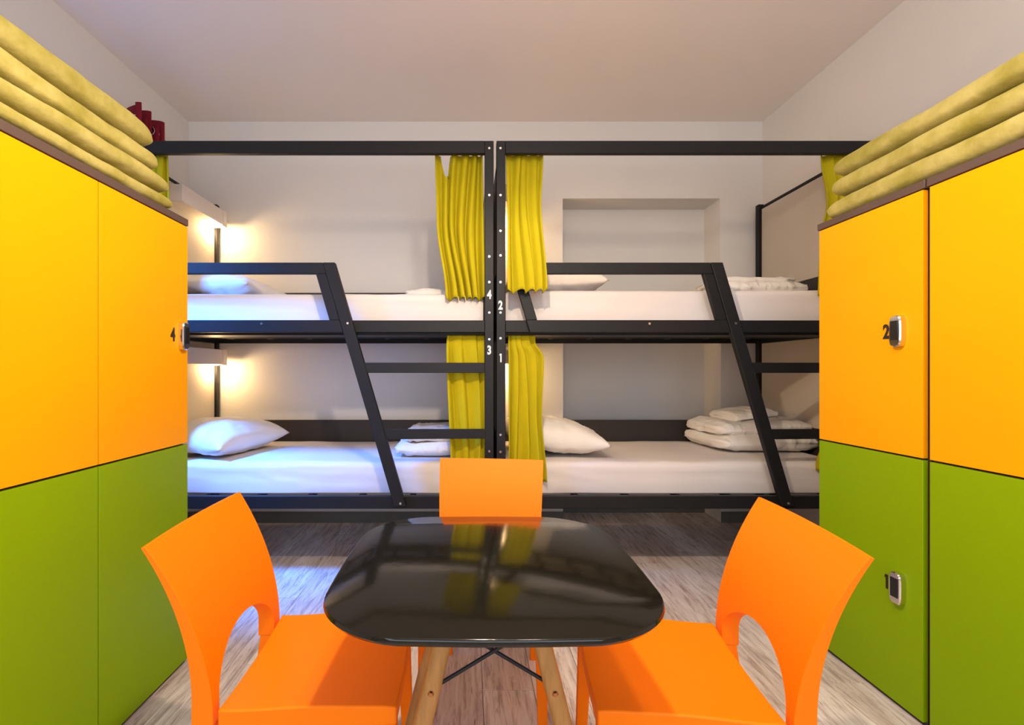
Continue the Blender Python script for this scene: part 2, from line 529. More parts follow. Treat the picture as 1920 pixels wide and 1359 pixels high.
def make_bunk(x0, lampx, label, numbers, bolts, numbx):
    root = empty('bunk_bed', (x0, YP0, 0))
    tag(root, label, 'bunk bed')
    dy = -YP0
    x1 = BL

    def P(name, x_0, x_1, y0, y1, z0, z1, mat='black_metal', par=root, bev=.003):
        b = bmesh.new(); box(b, x_0, x_1, y0 + dy, y1 + dy, z0, z1)
        return build(name, b, mat, par, bevel=bev)
    for (a, b_) in ((0, .05), (x1 - .05, x1)):
        P('post', a, b_, YP0, YP1, 0, ZTOP)
        P('post', a + .002, b_ - .008, YR0, YR1 - .01, 0, ZTOP)
    P('top_rail', .05, x1 - .05, YP0, YP1 - .02, 2.398, ZTOP)
    # side rails and rear boards, cross slats
    for (z0, z1, name) in ((1.400, 1.467, 'upper'), (.418, .487, 'lower')):
        P('side_rail', .05, x1 - .05, YP0, YP1 - .018, z0, z1)
        P('rear_rail', .05, x1 - .05, YR0 + .01, YR1 - .015, z0, z1)
        zb = z1
        P('back_board', .05, x1 - .05, YR0 + .01, YR0 + .028, zb + .002, zb + .322, 'dark_board')
        for (a, b_) in ((.012, .030), (x1 - .030, x1 - .012)):
            P('end_rail', a, b_ + .012, YP1, YR0, z0, z1)
            P('end_board', a, b_, YP1, YR0, z1 + .002, zb + .322, 'dark_board')
        P('centre_tube', .05, x1 - .05, 2.99, 3.02, z0 + .003, z0 + .028)
        P('light_stop_ledge', .05, x1 - .05, YP1 - .016, YP1 + .175, z0 - .012, z0 + .002)  # made extra deep to block lamp light leaking under the mattress
        for k in range(7):
            xs = .17 + k * (x1 - .34) / 6
            P('slat', xs - .015, xs + .015, YP1 + .012, YR0 + .010, z0 + .029, z0 + .049)
    # end panels with their top tubes
    for (a, b_, s) in ((.016, .026, 1), (x1 - .026, x1 - .016, -1)):
        P('end_panel', a, b_, YP1, YR0, 1.792, 2.430, 'panel_board')
        P('end_panel', a, b_, YP1, YR0, .812, 1.398, 'panel_board')
        P('end_tube', a - .002, b_ + .002, YP1, YR0, 2.432, 2.452)
    # guard rail, a leaning parallelogram in front of the side rail
    s = 0.866 / 2.957      # run per metre of fall
    zt, zb = 1.782, 1.397
    yg0, yg1 = YP0 - .030 + dy, YP0 - .001 + dy

    def para(bm_, xa, xb, z0, z1, y0=yg0, y1=yg1, sl=0.293, zr=1.782):
        f = lambda x_, z_: x_ + (zr - z_) * sl
        hexa(bm_, [(f(xa, z0), y0, z0), (f(xb, z0), y0, z0), (f(xb, z0), y1, z0), (f(xa, z0), y1, z0)],
             [(f(xa, z1), y0, z1), (f(xb, z1), y0, z1), (f(xb, z1), y1, z1), (f(xa, z1), y1, z1)])
    gr = bmesh.new()
    para(gr, .07, 1.175, zt - .062, zt)
    para(gr, .07, 1.175, zb, zb + .068)
    para(gr, .07, .13, zb + .068, zt - .062)
    para(gr, 1.120, 1.175, zb + .068, zt - .062)
    grd = build('guard_rail', gr, 'black_metal', root, bevel=.003)
    for xb in (.84,):
        bolt('bolt', grd, xb, yg0, 1.445)
    # ladder
    lad = bmesh.new(); para(lad, 1.177, 1.243, .44, zt, yg0 - .003, yg1)
    ld = build('ladder', lad, 'black_metal', root, bevel=.003)
    for (z0, z1) in ((1.174, 1.231), (.808, .862)):
        b = bmesh.new()
        f = lambda z_: 1.238 + (zt - z_) * .293
        xe = x1 - .052
        hexa(b, [(f(z0), yg0 + .002, z0), (xe, yg0 + .03, z0), (xe, yg1 + .012, z0), (f(z0), yg1, z0)],
             [(f(z1), yg0 + .002, z1), (xe, yg0 + .03, z1), (xe, yg1 + .012, z1), (f(z1), yg1, z1)])
        build('rung', b, 'black_metal', ld, bevel=.002)
    bolt('bolt', ld, 1.315, yg0 - .003, 1.447)
    bolt('bolt', ld, 1.605, yg0 - .003, .456)
    bpst = x1 - .025 if numbx == 'right' else .022
    for py in bolts:
        bolt('bolt', root, bpst, 0, WZ(py, YP0))
    for t, py in numbers:
        M = Matrix.Translation((bpst, -.0012, WZ(py, YP0))) @ Matrix.Rotation(R(90), 4, 'X')
        digit(t, 'white_print', .066, root, M, fat=.04, xs=.72)
    # lamp boxes at the head
    for zb in (2.285, 1.235):
        b = bmesh.new()
        ya, yb = 2.91 + dy, 3.445 + dy
        xa, xb = lampx - .062, lampx + .056
        box(b, xa, xb, ya, yb - .065, zb, zb + .112)
        lb = build('lamp_box', b, 'lamp_housing', root, bevel=.004)
        b = bmesh.new(); box(b, xa, xb, yb - .062, yb, zb - .004, zb + .116)
        build('socket_module', b, 'lamp_housing', lb, bevel=.003)
        b = bmesh.new(); box(b, xb, xb + .0015, yb - .05, yb - .015, zb + .02, zb + .075)
        sk = build('socket', b, 'window_paint', lb, bevel=.0005)
        b = bmesh.new(); cyl(b, (lampx, 3.385 + dy, zb), (lampx, 3.385 + dy, zb - .006), .022, n=20)
        build('lamp_lens', b, 'lamp_lens', lb, smooth=True)
        light('reading_light', 'POINT', (x0 + lampx, 3.385, zb - .03), 6.0, (1.0, 0.68, 0.32), 0.016)
    return root


XA, XB = -1.984, 0.1515
make_bunk(XA, .072, 'left black metal double bunk, its post marked 4 and 3', (('4', 553), ('3', 657)),
          (278, 366, 481, 529, 586, 636, 846), 'right')
make_bunk(XB, .105, 'right black metal double bunk, its post marked 2 and 1', (('2', 573), ('1', 671)),
          (278, 366, 433, 479, 529, 586, 634, 815, 847), 'left')


# ------------------------------------------------------------------ bedding
def fbm(p, s, seed=0):
    return noise.fractal(Vector((p[0] * s + seed, p[1] * s - seed, p[2] * s + seed * .3)), 1.0, 2.0, 4)


def mattress(x0, x1, y0, y1, z0, z1, label, seed):
    bm = bmesh.new()
    bmesh.ops.create_cube(bm, size=1.0)
    bmesh.ops.subdivide_edges(bm, edges=bm.edges[:], cuts=1, use_grid_fill=True)
    bm.free()
    bm = bmesh.new()
    nx, ny, r = 90, 34, .035
    L_, W_, T_ = x1 - x0, y1 - y0, z1 - z0
    # cross-section in y-z swept along x, rounded
    prof = []
    def arc(cy, cz, a0):
        for k in range(5):
            a = R(a0 + 90 * k / 4)
            prof.append((cy + r * math.cos(a), cz + r * math.sin(a)))
    arc(y1 - r, z1 - r, 0)
    for k in range(1, 12): prof.append((y1 - r - (W_ - 2 * r) * k / 12, z1))
    arc(y0 + r, z1 - r, 90)
    for k in range(1, 5): prof.append((y0, z1 - r - (T_ - 2 * r) * k / 5))
    rb = .012
    r_, r = r, rb
    arc(y0 + r, z0 + r, 180)
    for k in range(1, 12): prof.append((y0 + r + (W_ - 2 * r) * k / 12, z0))
    arc(y1 - r, z0 + r, 270)
    n = len(prof)
    cy, cz = (y0 + y1) / 2, (z0 + z1) / 2
    r = r_

    def fn(i, j):
        x = x0 + L_ * j / nx
        y, z = prof[i]
        e = min(j, nx - j)
        k = [.82, .93, .98][e] if e < 3 else 1
        y = cy + (y - cy) * (1 - (1 - k) * .1); z = cz + (z - cz) * k
        d = fbm((x, y * .8, z * 3), 2.2, seed) * .006
        if z > z1 - .01:
            z += d
        if abs(y - y0) < .02 and z < z1 - .03:
            w = math.sin(z * 90 + x * 5 + 3 * fbm((x, 0, z), 1.6, seed)) * .0022
            y += w + abs(d) * .5
        return (x, y, max(z, z0))
    g_ = grid(bm, n, nx + 1, fn, closed_u=True)
    bm.faces.new([g_[i][0] for i in range(n)]); bm.faces.new([g_[i][nx] for i in range(n)])
    o = build('mattress', bm, 'sheet', smooth=True, angle=60)
    tag(o, label, 'mattress', 'sheeted mattresses on the bunk beds')
    return o


MZ = ((.470, .655), (1.4505, 1.648))
for bi, bx in enumerate((XA, XB)):
    for lv in (0, 1):
        z0, z1 = MZ[lv]
        mattress(bx + .055, bx + BL - .055, 2.610, 3.425, z0, z1 + (.010 if (bi, lv) == (1, 1) else 0) - (.012 if (bi, lv) == (0, 1) else 0),
                 'white sheeted mattress on the %s bed of the %s bunk' % (('lower', 'upper')[lv], ('left', 'right')[bi]), bi * 7 + lv * 3)


def pillow(cx, cy, z, sx, sy, th, yaw, label, seed, tilt=0.0, roll=0.0):
    bm = bmesh.new()
    nu, nv = 40, 40
    verts = {}

    def pt(i, j, s):
        u, v_ = -1 + 2 * i / nu, -1 + 2 * j / nv
        e = (1 - abs(u) ** 2.6) * (1 - abs(v_) ** 2.6)
        h = max(e, 0) ** .48
        pinch = 1 - .09 * (1 - v_ * v_) * abs(u) ** 4 - .0
        pinch2 = 1 - .09 * (1 - u * u) * abs(v_) ** 4
        x, y = u * sx / 2 * pinch, v_ * sy / 2 * pinch2
        rid = abs(fbm((x * 1.0, y * .6, s * .1), 7, seed)) * .022 * min(1, h * 1.5)
        zz = s * (th / 2) * h * (1.0 if s > 0 else .8) - rid * s
        zz += .018 * fbm((x, y, 0), 3, seed + 5) * h
        return (x, y, zz)
    top = [[None] * (nv + 1) for _ in range(nu + 1)]
    bot = [[None] * (nv + 1) for _ in range(nu + 1)]
    for i in range(nu + 1):
        for j in range(nv + 1):
            top[i][j] = bm.verts.new(pt(i, j, 1))
            edge = i in (0, nu) or j in (0, nv)
            bot[i][j] = top[i][j] if edge else bm.verts.new(pt(i, j, -1))
    for i in range(nu):
        for j in range(nv):
            bm.faces.new((top[i][j], top[i + 1][j], top[i + 1][j + 1], top[i][j + 1]))
            try:
                bm.faces.new((bot[i][j], bot[i][j + 1], bot[i + 1][j + 1], bot[i + 1][j]))
            except ValueError:
                pass
    M = Matrix.Rotation(yaw, 4, 'Z') @ Matrix.Rotation(tilt, 4, 'Y') @ Matrix.Rotation(roll, 4, 'X')
    bmesh.ops.transform(bm, matrix=M, verts=bm.verts[:])
    # settle on the mattress: flatten what would sink in
    lo = sorted(v.co.z for v in bm.verts)[int(len(bm.verts) * .04)]
    for v in bm.verts:
        v.co.z = max(v.co.z - lo, 0.0)
    o = build('pillow', bm, 'pillow_cotton', smooth=True, angle=180)
    o.location = (cx, cy, z)
    tag(o, label, 'pillow', 'white pillows on the bunk beds')
    return o


pillow(-1.61, 2.96, .662, .52, .64, .25, R(-14), 'plump white pillow at the head of the left lower bed', 1, tilt=R(4), roll=R(2))
pillow(.52, 2.955, .664, .62, .62, .25, R(4), 'plump white pillow on the right lower bed beside the yellow-green curtain', 2, tilt=R(6))
pillow(-1.60, 2.99, 1.639, .62, .62, .20, R(-4), 'creased white pillow behind the guard rail of the left upper bed', 3, tilt=R(3))
pillow(.54, 3.02, 1.660, .62, .60, .24, R(0), 'white pillow on the right upper bed behind the guard rail', 4, tilt=R(4))


def duvet(cx, cy, z, layers, label, seed, yaw=0.0, name='folded_duvet'):
    """layers: (dx, dy, sx, sy, thickness, tilt) soft folded slabs, joined by a rounded fold at one end"""
    bm = bmesh.new()
    zz = 0.0
    for k, (dx, dy, sx, sy, th, tl) in enumerate(layers):
        sub = bmesh.new()
        nu, nw = 44, 20

        def fn(i, j):
            a = 2 * math.pi * i / nu
            v_ = -1 + 2 * j / nw
            c, s = math.cos(a), math.sin(a)
            sc = max(1 - abs(v_) ** 5, .0) ** .4
            x = math.copysign(abs(c) ** .42, c) * sx / 2 * (.90 + .10 * sc)
            zc = math.copysign(abs(s) ** .75, s) * th / 2 * (.25 + .75 * sc)
            y = v_ * sy / 2
            x += .012 * fbm((y, s, k), 4, seed)
            zc *= 1 + .40 * fbm((x, y * .6, s), 3.4, seed + k)
            zc += abs(fbm((x * 2.2, y, s), 6, seed + k * 3)) * .014 * (1 if s > 0 else -1)
            return (x + dx, y + dy, zc + x * tl)
        g_ = grid(sub, nu, nw + 1, fn, closed_u=True)
        sub.faces.new([g_[i][0] for i in range(nu)]); sub.faces.new([g_[i][nw] for i in range(nu)])
        lo = -th * .48
        bmesh.ops.translate(sub, verts=sub.verts[:], vec=(0, 0, zz - lo))
        zz += th * .86
        me = bpy.data.meshes.new('tmp'); sub.to_mesh(me); sub.free(); bm.from_mesh(me); bpy.data.meshes.remove(me)
    bmesh.ops.rotate(bm, verts=bm.verts[:], cent=(0, 0, 0), matrix=Matrix.Rotation(yaw, 3, 'Z'))
    for v in bm.verts:
        v.co.z = max(v.co.z, 0)
    o = build(name, bm, 'duvet_cotton', smooth=True, angle=180)
    o.location = (cx, cy, z)
    tag(o, label, 'duvet')
    return o


duvet(1.93, 3.12, .668, [(0, 0, .66, .52, .105, 0), (.0, .02, .64, .46, .10, .02), (.0, .06, .30, .34, .07, .1)],
      'big folded white duvet on the right lower bed by its far end', 11, yaw=R(3))
duvet(-.18, 2.98, .664, [(0, 0, .56, .50, .085, 0), (.02, .01, .50, .46, .08, 0)],
      'folded white duvet on the left lower bed, tinted blue by daylight', 12)
duvet(1.86, 3.0, 1.665, [(0, 0, .54, .40, .085, 0), (-.02, .02, .48, .36, .05, 0)],
      'neatly folded white duvet on the right upper bed by the end panel', 13)
duvet(-.16, 3.05, 1.640, [(0, 0, .50, .46, .07, 0)],
      'folded white duvet on the left upper bed, mostly behind the curtain', 14)


# ------------------------------------------------------------------ curtains
def curtain(xl, xr, zt, zb, yf, folds, label, seed, amp=.020, notch=None, header=None, scal=.010):
    """xl, xr: picture columns of the left/right edge as functions of t (0 top .. 1 bottom); yf(t): depth"""
    rnd = random.Random(seed)
    nu, nv = folds * 16, 48
    ph = [rnd.uniform(-1, 1) for _ in range(10)]
    wid = [rnd.uniform(.55, 1.6) for _ in range(folds)]
    dep = [rnd.uniform(.55, 1.25) for _ in range(folds + 2)]
    bl = [rnd.uniform(-.06, .06) for _ in range(folds + 1)]
    bm = bmesh.new()

    def fn(i, j):
        u, t = i / nu, j / nv
        y = yf(t)
        a, b = WX(xl(t), y), WX(xr(t), y)
        ws = [w * (1 + .35 * math.sin(3.1 * t + 9 * bl[k] * 10 + k * 2.1)) for k, w in enumerate(wid)]
        tot = sum(ws); acc = 0; fp = folds
        for k, w in enumerate(ws):
            if u <= (acc + w) / tot + 1e-9:
                fp = k + (u * tot - acc) / w
                kk = k
                break
            acc += w
        else:
            kk = folds - 1
        f_ = fp - kk
        d0 = dep[kk] * (1 - f_) + dep[kk + 1] * f_
        am = amp * d0 * (.55 + .45 * t)
        if header:
            if t < header: am *= .5
            elif t < header + .05: am *= .5 + .5 * (t - header) / .05
        wave = math.cos(2 * math.pi * fp)
        wave = math.copysign(abs(wave) ** .8, wave) + .22 * math.cos(4 * math.pi * fp + 2.5 * t + ph[4] * 3)
        x = a + (b - a) * u + .006 * math.sin(2 * math.pi * fp + 1.2) * min(1, 6 * u) * min(1, 6 * (1 - u))
        yy = y - am * wave + .004 * math.sin(7 * u + 4 * t + ph[3] * 3)
        z = zt + (zb - zt) * t
        if t > .6:
            z += scal * math.cos(2 * math.pi * fp + .6) * (t - .6) / .4
        if header and header * .55 < t < header * 1.1:
            yy += .006
        if notch and notch[0] < u < notch[1]:
            q = 1 - abs((u - (notch[0] + notch[1]) / 2) / ((notch[1] - notch[0]) / 2))
            z = min(z, zt - notch[2] * min(1, q * 1.6)) if t < .4 else z
        return (x, yy, z)
    grid(bm, nu + 1, nv + 1, fn)
    o = build('curtain', bm, 'curtain_cloth', smooth=True, angle=180, solid=.0025)
    tag(o, label, 'curtain')
    return o


def lin(*pts):
    def f(t):
        for (a, b) in zip(pts[:-1], pts[1:]):
            if t <= b[0]:
                k = (t - a[0]) / (b[0] - a[0]); k = k * k * (3 - 2 * k)
                return a[1] + (b[1] - a[1]) * k
        return pts[-1][1]
    return f


YC = 2.580
yin_ = lambda t: YC
yout = lin((0, 2.578), (.12, 2.56), (.62, 2.432), (1, 2.425))
curtain(lin((0, 816), (.45, 819), (1, 836)), lin((0, 905), (1, 909)), WZ(291, YC), WZ(561, YC), yin_, 5,
        'yellow-green upper curtain hanging left of the post marked 4', 3, notch=(.13, .34, .13), amp=.030)
curtain(lin((0, 948), (.5, 951), (1, 951)), lin((0, 1018), (.4, 1014), (1, 1026)), WZ(291, YC), WZ(546, 2.425), yout, 4,
        'yellow-green upper curtain hanging right of the post marked 2', 5, amp=.022)
curtain(lin((0, 839), (.06, 837), (1, 846)), lin((0, 908), (1, 909)), WZ(626, YC), WZ(905, YC), yin_, 3,
        'yellow-green lower curtain behind the ladder rungs of the left bunk', 8, header=.07, amp=.028)
curtain(lin((0, 953), (1, 953)), lin((0, 1003), (.05, 1004), (.16, 1019), (.55, 1015), (1, 1024)), WZ(626, YC), WZ(905, YC), yin_, 4,
        'yellow-green lower curtain right of the post marked 1, flaring below its header', 9, header=.07, amp=.026)
curtain(lin((0, 240), (1, 240)), lin((0, 318), (.3, 320), (1, 318)), WZ(291, YC), WZ(550, YC), yin_, 4,
        'green curtain end showing between the left blankets and the left bunk', 15)
curtain(lin((0, 1535), (.35, 1548), (.6, 1536), (1, 1534)), lin((0, 1604), (1, 1604)), WZ(291, YC), WZ(550, YC), yin_, 4,
        'dark green curtain end between the right bunk rail and the right blankets', 16)
curtain(lin((0, 240), (1, 240)), lin((0, 310), (1, 315)), WZ(626, YC), WZ(905, YC), yin_, 4,
        'yellow-green lower curtain at the head end of the left bunk, behind the left locker', 17, header=.07)
curtain(lin((0, 1556), (.7, 1552), (1, 1530)), lin((0, 1604), (1, 1604)), WZ(626, YC), WZ(880, YC), yin_, 4,
        'yellow-green lower curtain at the far end of the right bunk, behind the right locker', 18, header=.07, amp=.028)

# red curtain and its rod by the left window
bm = bmesh.new(); cyl(bm, (-2.10, 1.35, 2.765), (-2.10, 3.14, 2.765), .011, n=12)
rod = build('curtain_rod', bm, 'rod_metal', smooth=True)
tag(rod, 'thin dark curtain rod on the left wall carrying the red curtain', 'curtain rod')
for yy in (1.45, 3.09):
    bm = bmesh.new(); cyl(bm, (XL, yy, 2.765), (-2.10, yy, 2.765), .007, n=8); build('bracket', bm, 'rod_metal', rod)
bm = bmesh.new(); bmesh.ops.create_icosphere(bm, subdivisions=2, radius=.022, matrix=Matrix.Translation((-2.10, 3.15, 2.765)))
build('finial', bm, 'rod_metal', rod, smooth=True)
bm = bmesh.new()


def rfn(i, j):
    u, t = i / 84, j / 20
    return (-2.115 + .062 * math.sin(u * 5 * 2 * math.pi + .6) + .006 * math.sin(t * 5 + u * 9), 2.80 + .27 * u + .008 * math.sin(t * 4 + u * 12), 2.835 + .03 * math.sin(u * 17 + 1) * (1 - t) - 1.9 * t)


grid(bm, 85, 21, rfn)
rc = build('red_curtain', bm, 'red_cloth', smooth=True, angle=180, solid=.003)
tag(rc, 'dark red eyelet curtain gathered at the end of the rod on the left wall', 'curtain')
for k in range(6):
    u = (k + .5) / 6 + .0
    yy = 2.80 + .27 * u
    bm = bmesh.new()
    grid(bm, 20, 9, lambda i, j: ((-2.10 + (.026 + .005 * math.cos(j / 8 * 2 * math.pi)) * math.cos(i / 20 * 2 * math.pi)),
                                   yy + .004 * math.sin(j / 8 * 2 * math.pi), 2.765 + (.026 + .005 * math.cos(j / 8 * 2 * math.pi)) * math.sin(i / 20 * 2 * math.pi)), closed_u=True)
    build('eyelet', bm, 'chrome', rc, smooth=True)

# ------------------------------------------------------------------ lockers
LH = 0.888                  # seam height


def make_locker(side, y0, cols, w, ztop, label):
    """side -1: stands on the left, doors face +x. front plane at |XF|"""
    XF = -1.148 if side < 0 else 1.505
    dep = .50
    d = 1 if side < 0 else -1      # direction the doors face
    root = empty('locker_cabinet', (XF - d * dep / 2, y0 + cols * w / 2, 0))
    tag(root, label, 'locker')
    ox, oy = root.location.x, root.location.y

    def P(name, xa, xb, ya, yb, za, zb, mat, par=root, bev=.0015):
        xa, xb = sorted((xa - ox, xb - ox))
        b = bmesh.new(); box(b, xa, xb, ya - oy, yb - oy, za, zb)
        return build(name, b, mat, par, bevel=bev)
    y1 = y0 + cols * w
    P('body', XF - d * .0200, XF - d * dep, y0 + .001, y1 - .001, .018, ztop, 'carcass')
    P('plinth', XF - d * .012, XF - d * (dep - .02), y0 + .004, y1 - .004, 0, .018, 'dark_board')
    P('top_board', XF + d * .002, XF - d * dep, y0, y1, ztop + .0008, ztop + .028, 'edge_band')
    for k in range(cols):
        ya, yb = y0 + k * w + .0018, y0 + (k + 1) * w - .0018
        if side > 0:
            ya += .0065; yb -= .0065
        for lv in (0, 1):
            za, zb = ((.016, LH - .0025), (LH + .0045, ztop - .003))[lv]
            dr = P('door', XF, XF - d * .018, ya, yb, za, zb, ('green_laminate', 'yellow_laminate')[lv], bev=.001)
            yield_info.append((root, dr, lv, ya, yb, k, d, XF, ox, oy))
    return root


def add_lock(dr, d, XF, ox, oy, yc, zc, num=None, numside=-1):
    """lock housing with rounded ends on the door, black key pad in its face"""
    def shell(w, h, x_in, x_out, inset, nm, mat, par):
        b = bmesh.new()
        n = 28
        ring = []
        for (xx, sc) in ((x_in, 1.0), (x_out - d * .004, 1.0), (x_out, .86)):
            row = []
            for i in range(n):
                a = 2 * math.pi * i / n
                cc, ss = math.cos(a), math.sin(a)
                yy = math.copysign(abs(cc) ** .45, cc) * w / 2 * sc
                zz = math.copysign(abs(ss) ** .55, ss) * h / 2 * (1 - (1 - sc) * .5)
                row.append(b.verts.new((xx - ox, yc + yy - oy, zc + zz)))
            ring.append(row)
        for r_ in range(2):
            for i in range(n):
                j = (i + 1) % n
                b.faces.new((ring[r_][i], ring[r_][j], ring[r_ + 1][j], ring[r_ + 1][i]))
        b.faces.new(ring[0][::-1]); b.faces.new(ring[-1])
        return build(nm, b, mat, par, smooth=True, angle=35)
    lk = shell(.044, .110, XF, XF + d * .022, 0, 'lock', 'chrome', dr)
    b = bmesh.new()
    xs = sorted((XF + d * .0215 - ox, XF + d * .0238 - ox))
    box(b, xs[0], xs[1], yc - .014 - oy, yc + .014 - oy, zc - .031, zc + .036)
    pad = build('keypad', b, 'lock_black', dr, bevel=.001)
    if num:
        ny = yc + numside * .052
        if d > 0:
            M = Matrix.Translation((XF + d * .0012 - ox, ny - oy, zc)) @ Matrix.Rotation(R(90), 4, 'Z') @ Matrix.Rotation(R(90), 4, 'X')
        else:
            M = Matrix.Translation((XF + d * .0012 - ox, ny - oy, zc)) @ Matrix.Rotation(R(-90), 4, 'Z') @ Matrix.Rotation(R(90), 4, 'X')
        digit(num, 'black_print', .070, dr, M, fat=.035, xs=.72)


yield_info = []


def run_locker(*a):
    list_before = len(yield_info)
    r = make_locker(*a)
    return r, yield_info[list_before:]


lw = 1.834 - 1.392
_r, infos = run_locker(-1, 1.834 - 2 * lw, 2, lw, 1.772, 'left locker cabinet with two yellow doors over two green doors')
for (root, dr, lv, ya, yb, k, d, XF, ox, oy) in infos:
    zc = (.425, 1.322)[lv]
    if k == 1:
        add_lock(dr, d, XF, ox, oy, 1.792, zc, ('3', '4')[lv], -1)
    else:
        add_lock(dr, d, XF, ox, oy, ya + .04, zc)
rw = 1.942 - 1.484
_r, infos = run_locker(1, 1.942 - rw, 1, rw, 1.787, 'right locker cabinet nearest the bunks with the doors marked 2 and 1')
for (root, dr, lv, ya, yb, k, d, XF, ox, oy) in infos:
    add_lock(dr, d, XF, ox, oy, 1.570, (.425, 1.322)[lv], ('1', '2')[lv], 1)
_r, infos = run_locker(1, 1.942 - 2 * rw - .004, 1, rw - .002, 1.787, 'right locker cabinet nearest the camera with unnumbered yellow and green doors')
for (root, dr, lv, ya, yb, k, d, XF, ox, oy) in infos:
    add_lock(dr, d, XF, ox, oy, ya + .05, (.425, 1.322)[lv])


# ------------------------------------------------------------------ folded blankets on the lockers
def blanket(side, y0, y1, z0, th, xf, label, seed, depth=.42):
    """one folded velour blanket: rounded front fold running along y"""
    bm = bmesh.new()
    n, m = 36, 60
    d = 1 if side < 0 else -1
    cx = xf - d * depth / 2

    def fn(i, j):
        a = 2 * math.pi * i / n
        t = j / m
        y = y0 + (y1 - y0) * t
        cc, ss = math.cos(a), math.sin(a)
        e = min(t, 1 - t) * (y1 - y0)
        en = min(1, e / .06)
        en = math.sqrt(max(0, 1 - (1 - en) ** 2))
        x = math.copysign(abs(cc) ** .35, cc) * depth / 2 * (.94 + .06 * en)
        z = math.copysign(abs(ss) ** .62, ss) * th / 2 * (.5 + .5 * en)
        x += .012 * fbm((y, z * 3, 0), 3, seed) * 1
        z += .012 * fbm((y * .8, x, 0), 3.5, seed + 3) * (1 if ss > 0 else .35) * (.3 + .7 * abs(ss))
        return (cx + x, y, z0 + th / 2 + z)
    g_ = grid(bm, n, m + 1, fn, closed_u=True)
    bm.faces.new([g_[i][0] for i in range(n)]); bm.faces.new([g_[i][m] for i in range(n)])
    for v in bm.verts:
        v.co.z = max(v.co.z, z0)
    o = build('folded_blanket', bm, 'velour', smooth=True, angle=180)
    tag(o, label, 'blanket', 'folded velour blankets on the lockers')


zl = 1.8005
for k, (th, yend, off) in enumerate(((.056, 1.755, 0), (.067, 1.735, .004), (.076, 1.690, -.004), (.092, 1.668, -.012))):
    blanket(-1, .92, yend, zl, th, -1.150 + off, 'mustard-green folded blanket, %s in the stack on the left locker' % ('lowest', 'second from the bottom', 'third from the bottom', 'topmost')[k], 20 + k)
    zl += th * .99
zl = 1.8155
for k, (th, yend, off) in enumerate(((.086, 1.915, 0), (.086, 1.885, .0), (.088, 1.885, .004))):
    blanket(1, 1.0, yend, zl, th, 1.508 + off, 'mustard-green folded blanket, %s in the stack on the right lockers' % ('lowest', 'middle one', 'topmost')[k], 30 + k)
    zl += th * .99

# ------------------------------------------------------------------ table
TX, TY, TZ = .046, 1.03, .75
table = empty('table', (TX, TY, 0))
tag(table, 'glossy black rounded-square table with splayed wooden legs', 'table')
bm = bmesh.new()
n = 120


def sup(a, s):
    """rounded square with gently bowed sides"""
    cr = .165
    h = s
    ca, sa = math.cos(a), math.sin(a)
    # distance along the ray to the rounded square
    lo, hi = 0.0, 1.5 * h
    for _ in range(30):
        m_ = (lo + hi) / 2
        qx, qy = abs(ca) * m_ - (h - cr), abs(sa) * m_ - (h - cr)
        dd = math.hypot(max(qx, 0), max(qy, 0)) + min(max(qx, qy), 0) - cr
        if dd > 0: hi = m_
        else: lo = m_
    bow = 1 - .018 * (math.sin(2 * a) ** 2)
    return (ca * lo * bow * 1.05, sa * lo * bow * .985)


rings = []
for (s, z) in ((.298, TZ - .017), (.311, TZ - .014), (.315, TZ - .007), (.3135, TZ - .001), (.3115, TZ)):
    rings.append([bm.verts.new((*sup(2 * math.pi * i / n, s), z)) for i in range(n)])
for a_, b_ in zip(rings[:-1], rings[1:]):
    for i in range(n):
        j = (i + 1) % n
        bm.faces.new((a_[i], a_[j], b_[j], b_[i]))
bm.faces.new(rings[0][::-1]); bm.faces.new(rings[-1])
build('tabletop', bm, 'black_gloss', table, smooth=True, angle=50)
bm = bmesh.new(); box(bm, -.10, .10, -.12, .12, TZ - .027, TZ - .017)
build('mounting_plate', bm, 'black_metal', table, bevel=.002)


def legpos(sx, sy, z):
    k = (TZ - z)
    return Vector((sx * (.072 + .25 * k), sy * (.11 + .15 * k), z))


for sx in (-1, 1):
    for sy in (-1, 1):
        bm = bmesh.new()
        p, q = legpos(sx, sy, 0), legpos(sx, sy, TZ - .03)
        rows = []
        for t, r_ in ((0, .0135), (.25, .0165), (.6, .019), (1, .019)):
            cpt = p.lerp(q, t)
            row = []
            for i in range(12):
                a = 2 * math.pi * (i + .5) / 12
                cc, ss = math.cos(a), math.sin(a)
                row.append(bm.verts.new(cpt + Vector((math.copysign(abs(cc) ** .6, cc) * r_, math.copysign(abs(ss) ** .6, ss) * r_, 0))))
            rows.append(row)
        for a_, b_ in zip(rows[:-1], rows[1:]):
            for i in range(12):
                j = (i + 1) % 12
                bm.faces.new((a_[i], a_[j], b_[j], b_[i]))
        bm.faces.new(rows[0][::-1]); bm.faces.new(rows[-1])
        lg = build('leg', bm, 'oak', table, smooth=True, angle=60)
        bp = legpos(sx, sy, .555) + Vector((0, sy * .019, 0))
        bm = bmesh.new(); cyl(bm, bp, bp + Vector((0, sy * .003, 0)), .006, .004, n=12)
        build('bolt', bm, 'copper_bolt', lg, smooth=True)
        # bracket and crossed wires
for sy in (-1, 1):
    for sx in (-1, 1):
        bm = bmesh.new()
        off = Vector((0, sx * .004, 0))
        cyl(bm, legpos(sx, sy, .555) + off, legpos(-sx, sy, .672) + off, .0038, n=8)
        build('brace_wire', bm, 'black_metal', table, smooth=True)
for sx in (-1, 1):
    for sy in (-1, 1):
        bm = bmesh.new()
        off = Vector((sy * .004, 0, 0))
        cyl(bm, legpos(sx, sy, .555) + off, legpos(sx, -sy, .672) + off, .0038, n=8)
        build('brace_wire', bm, 'black_metal', table, smooth=True)

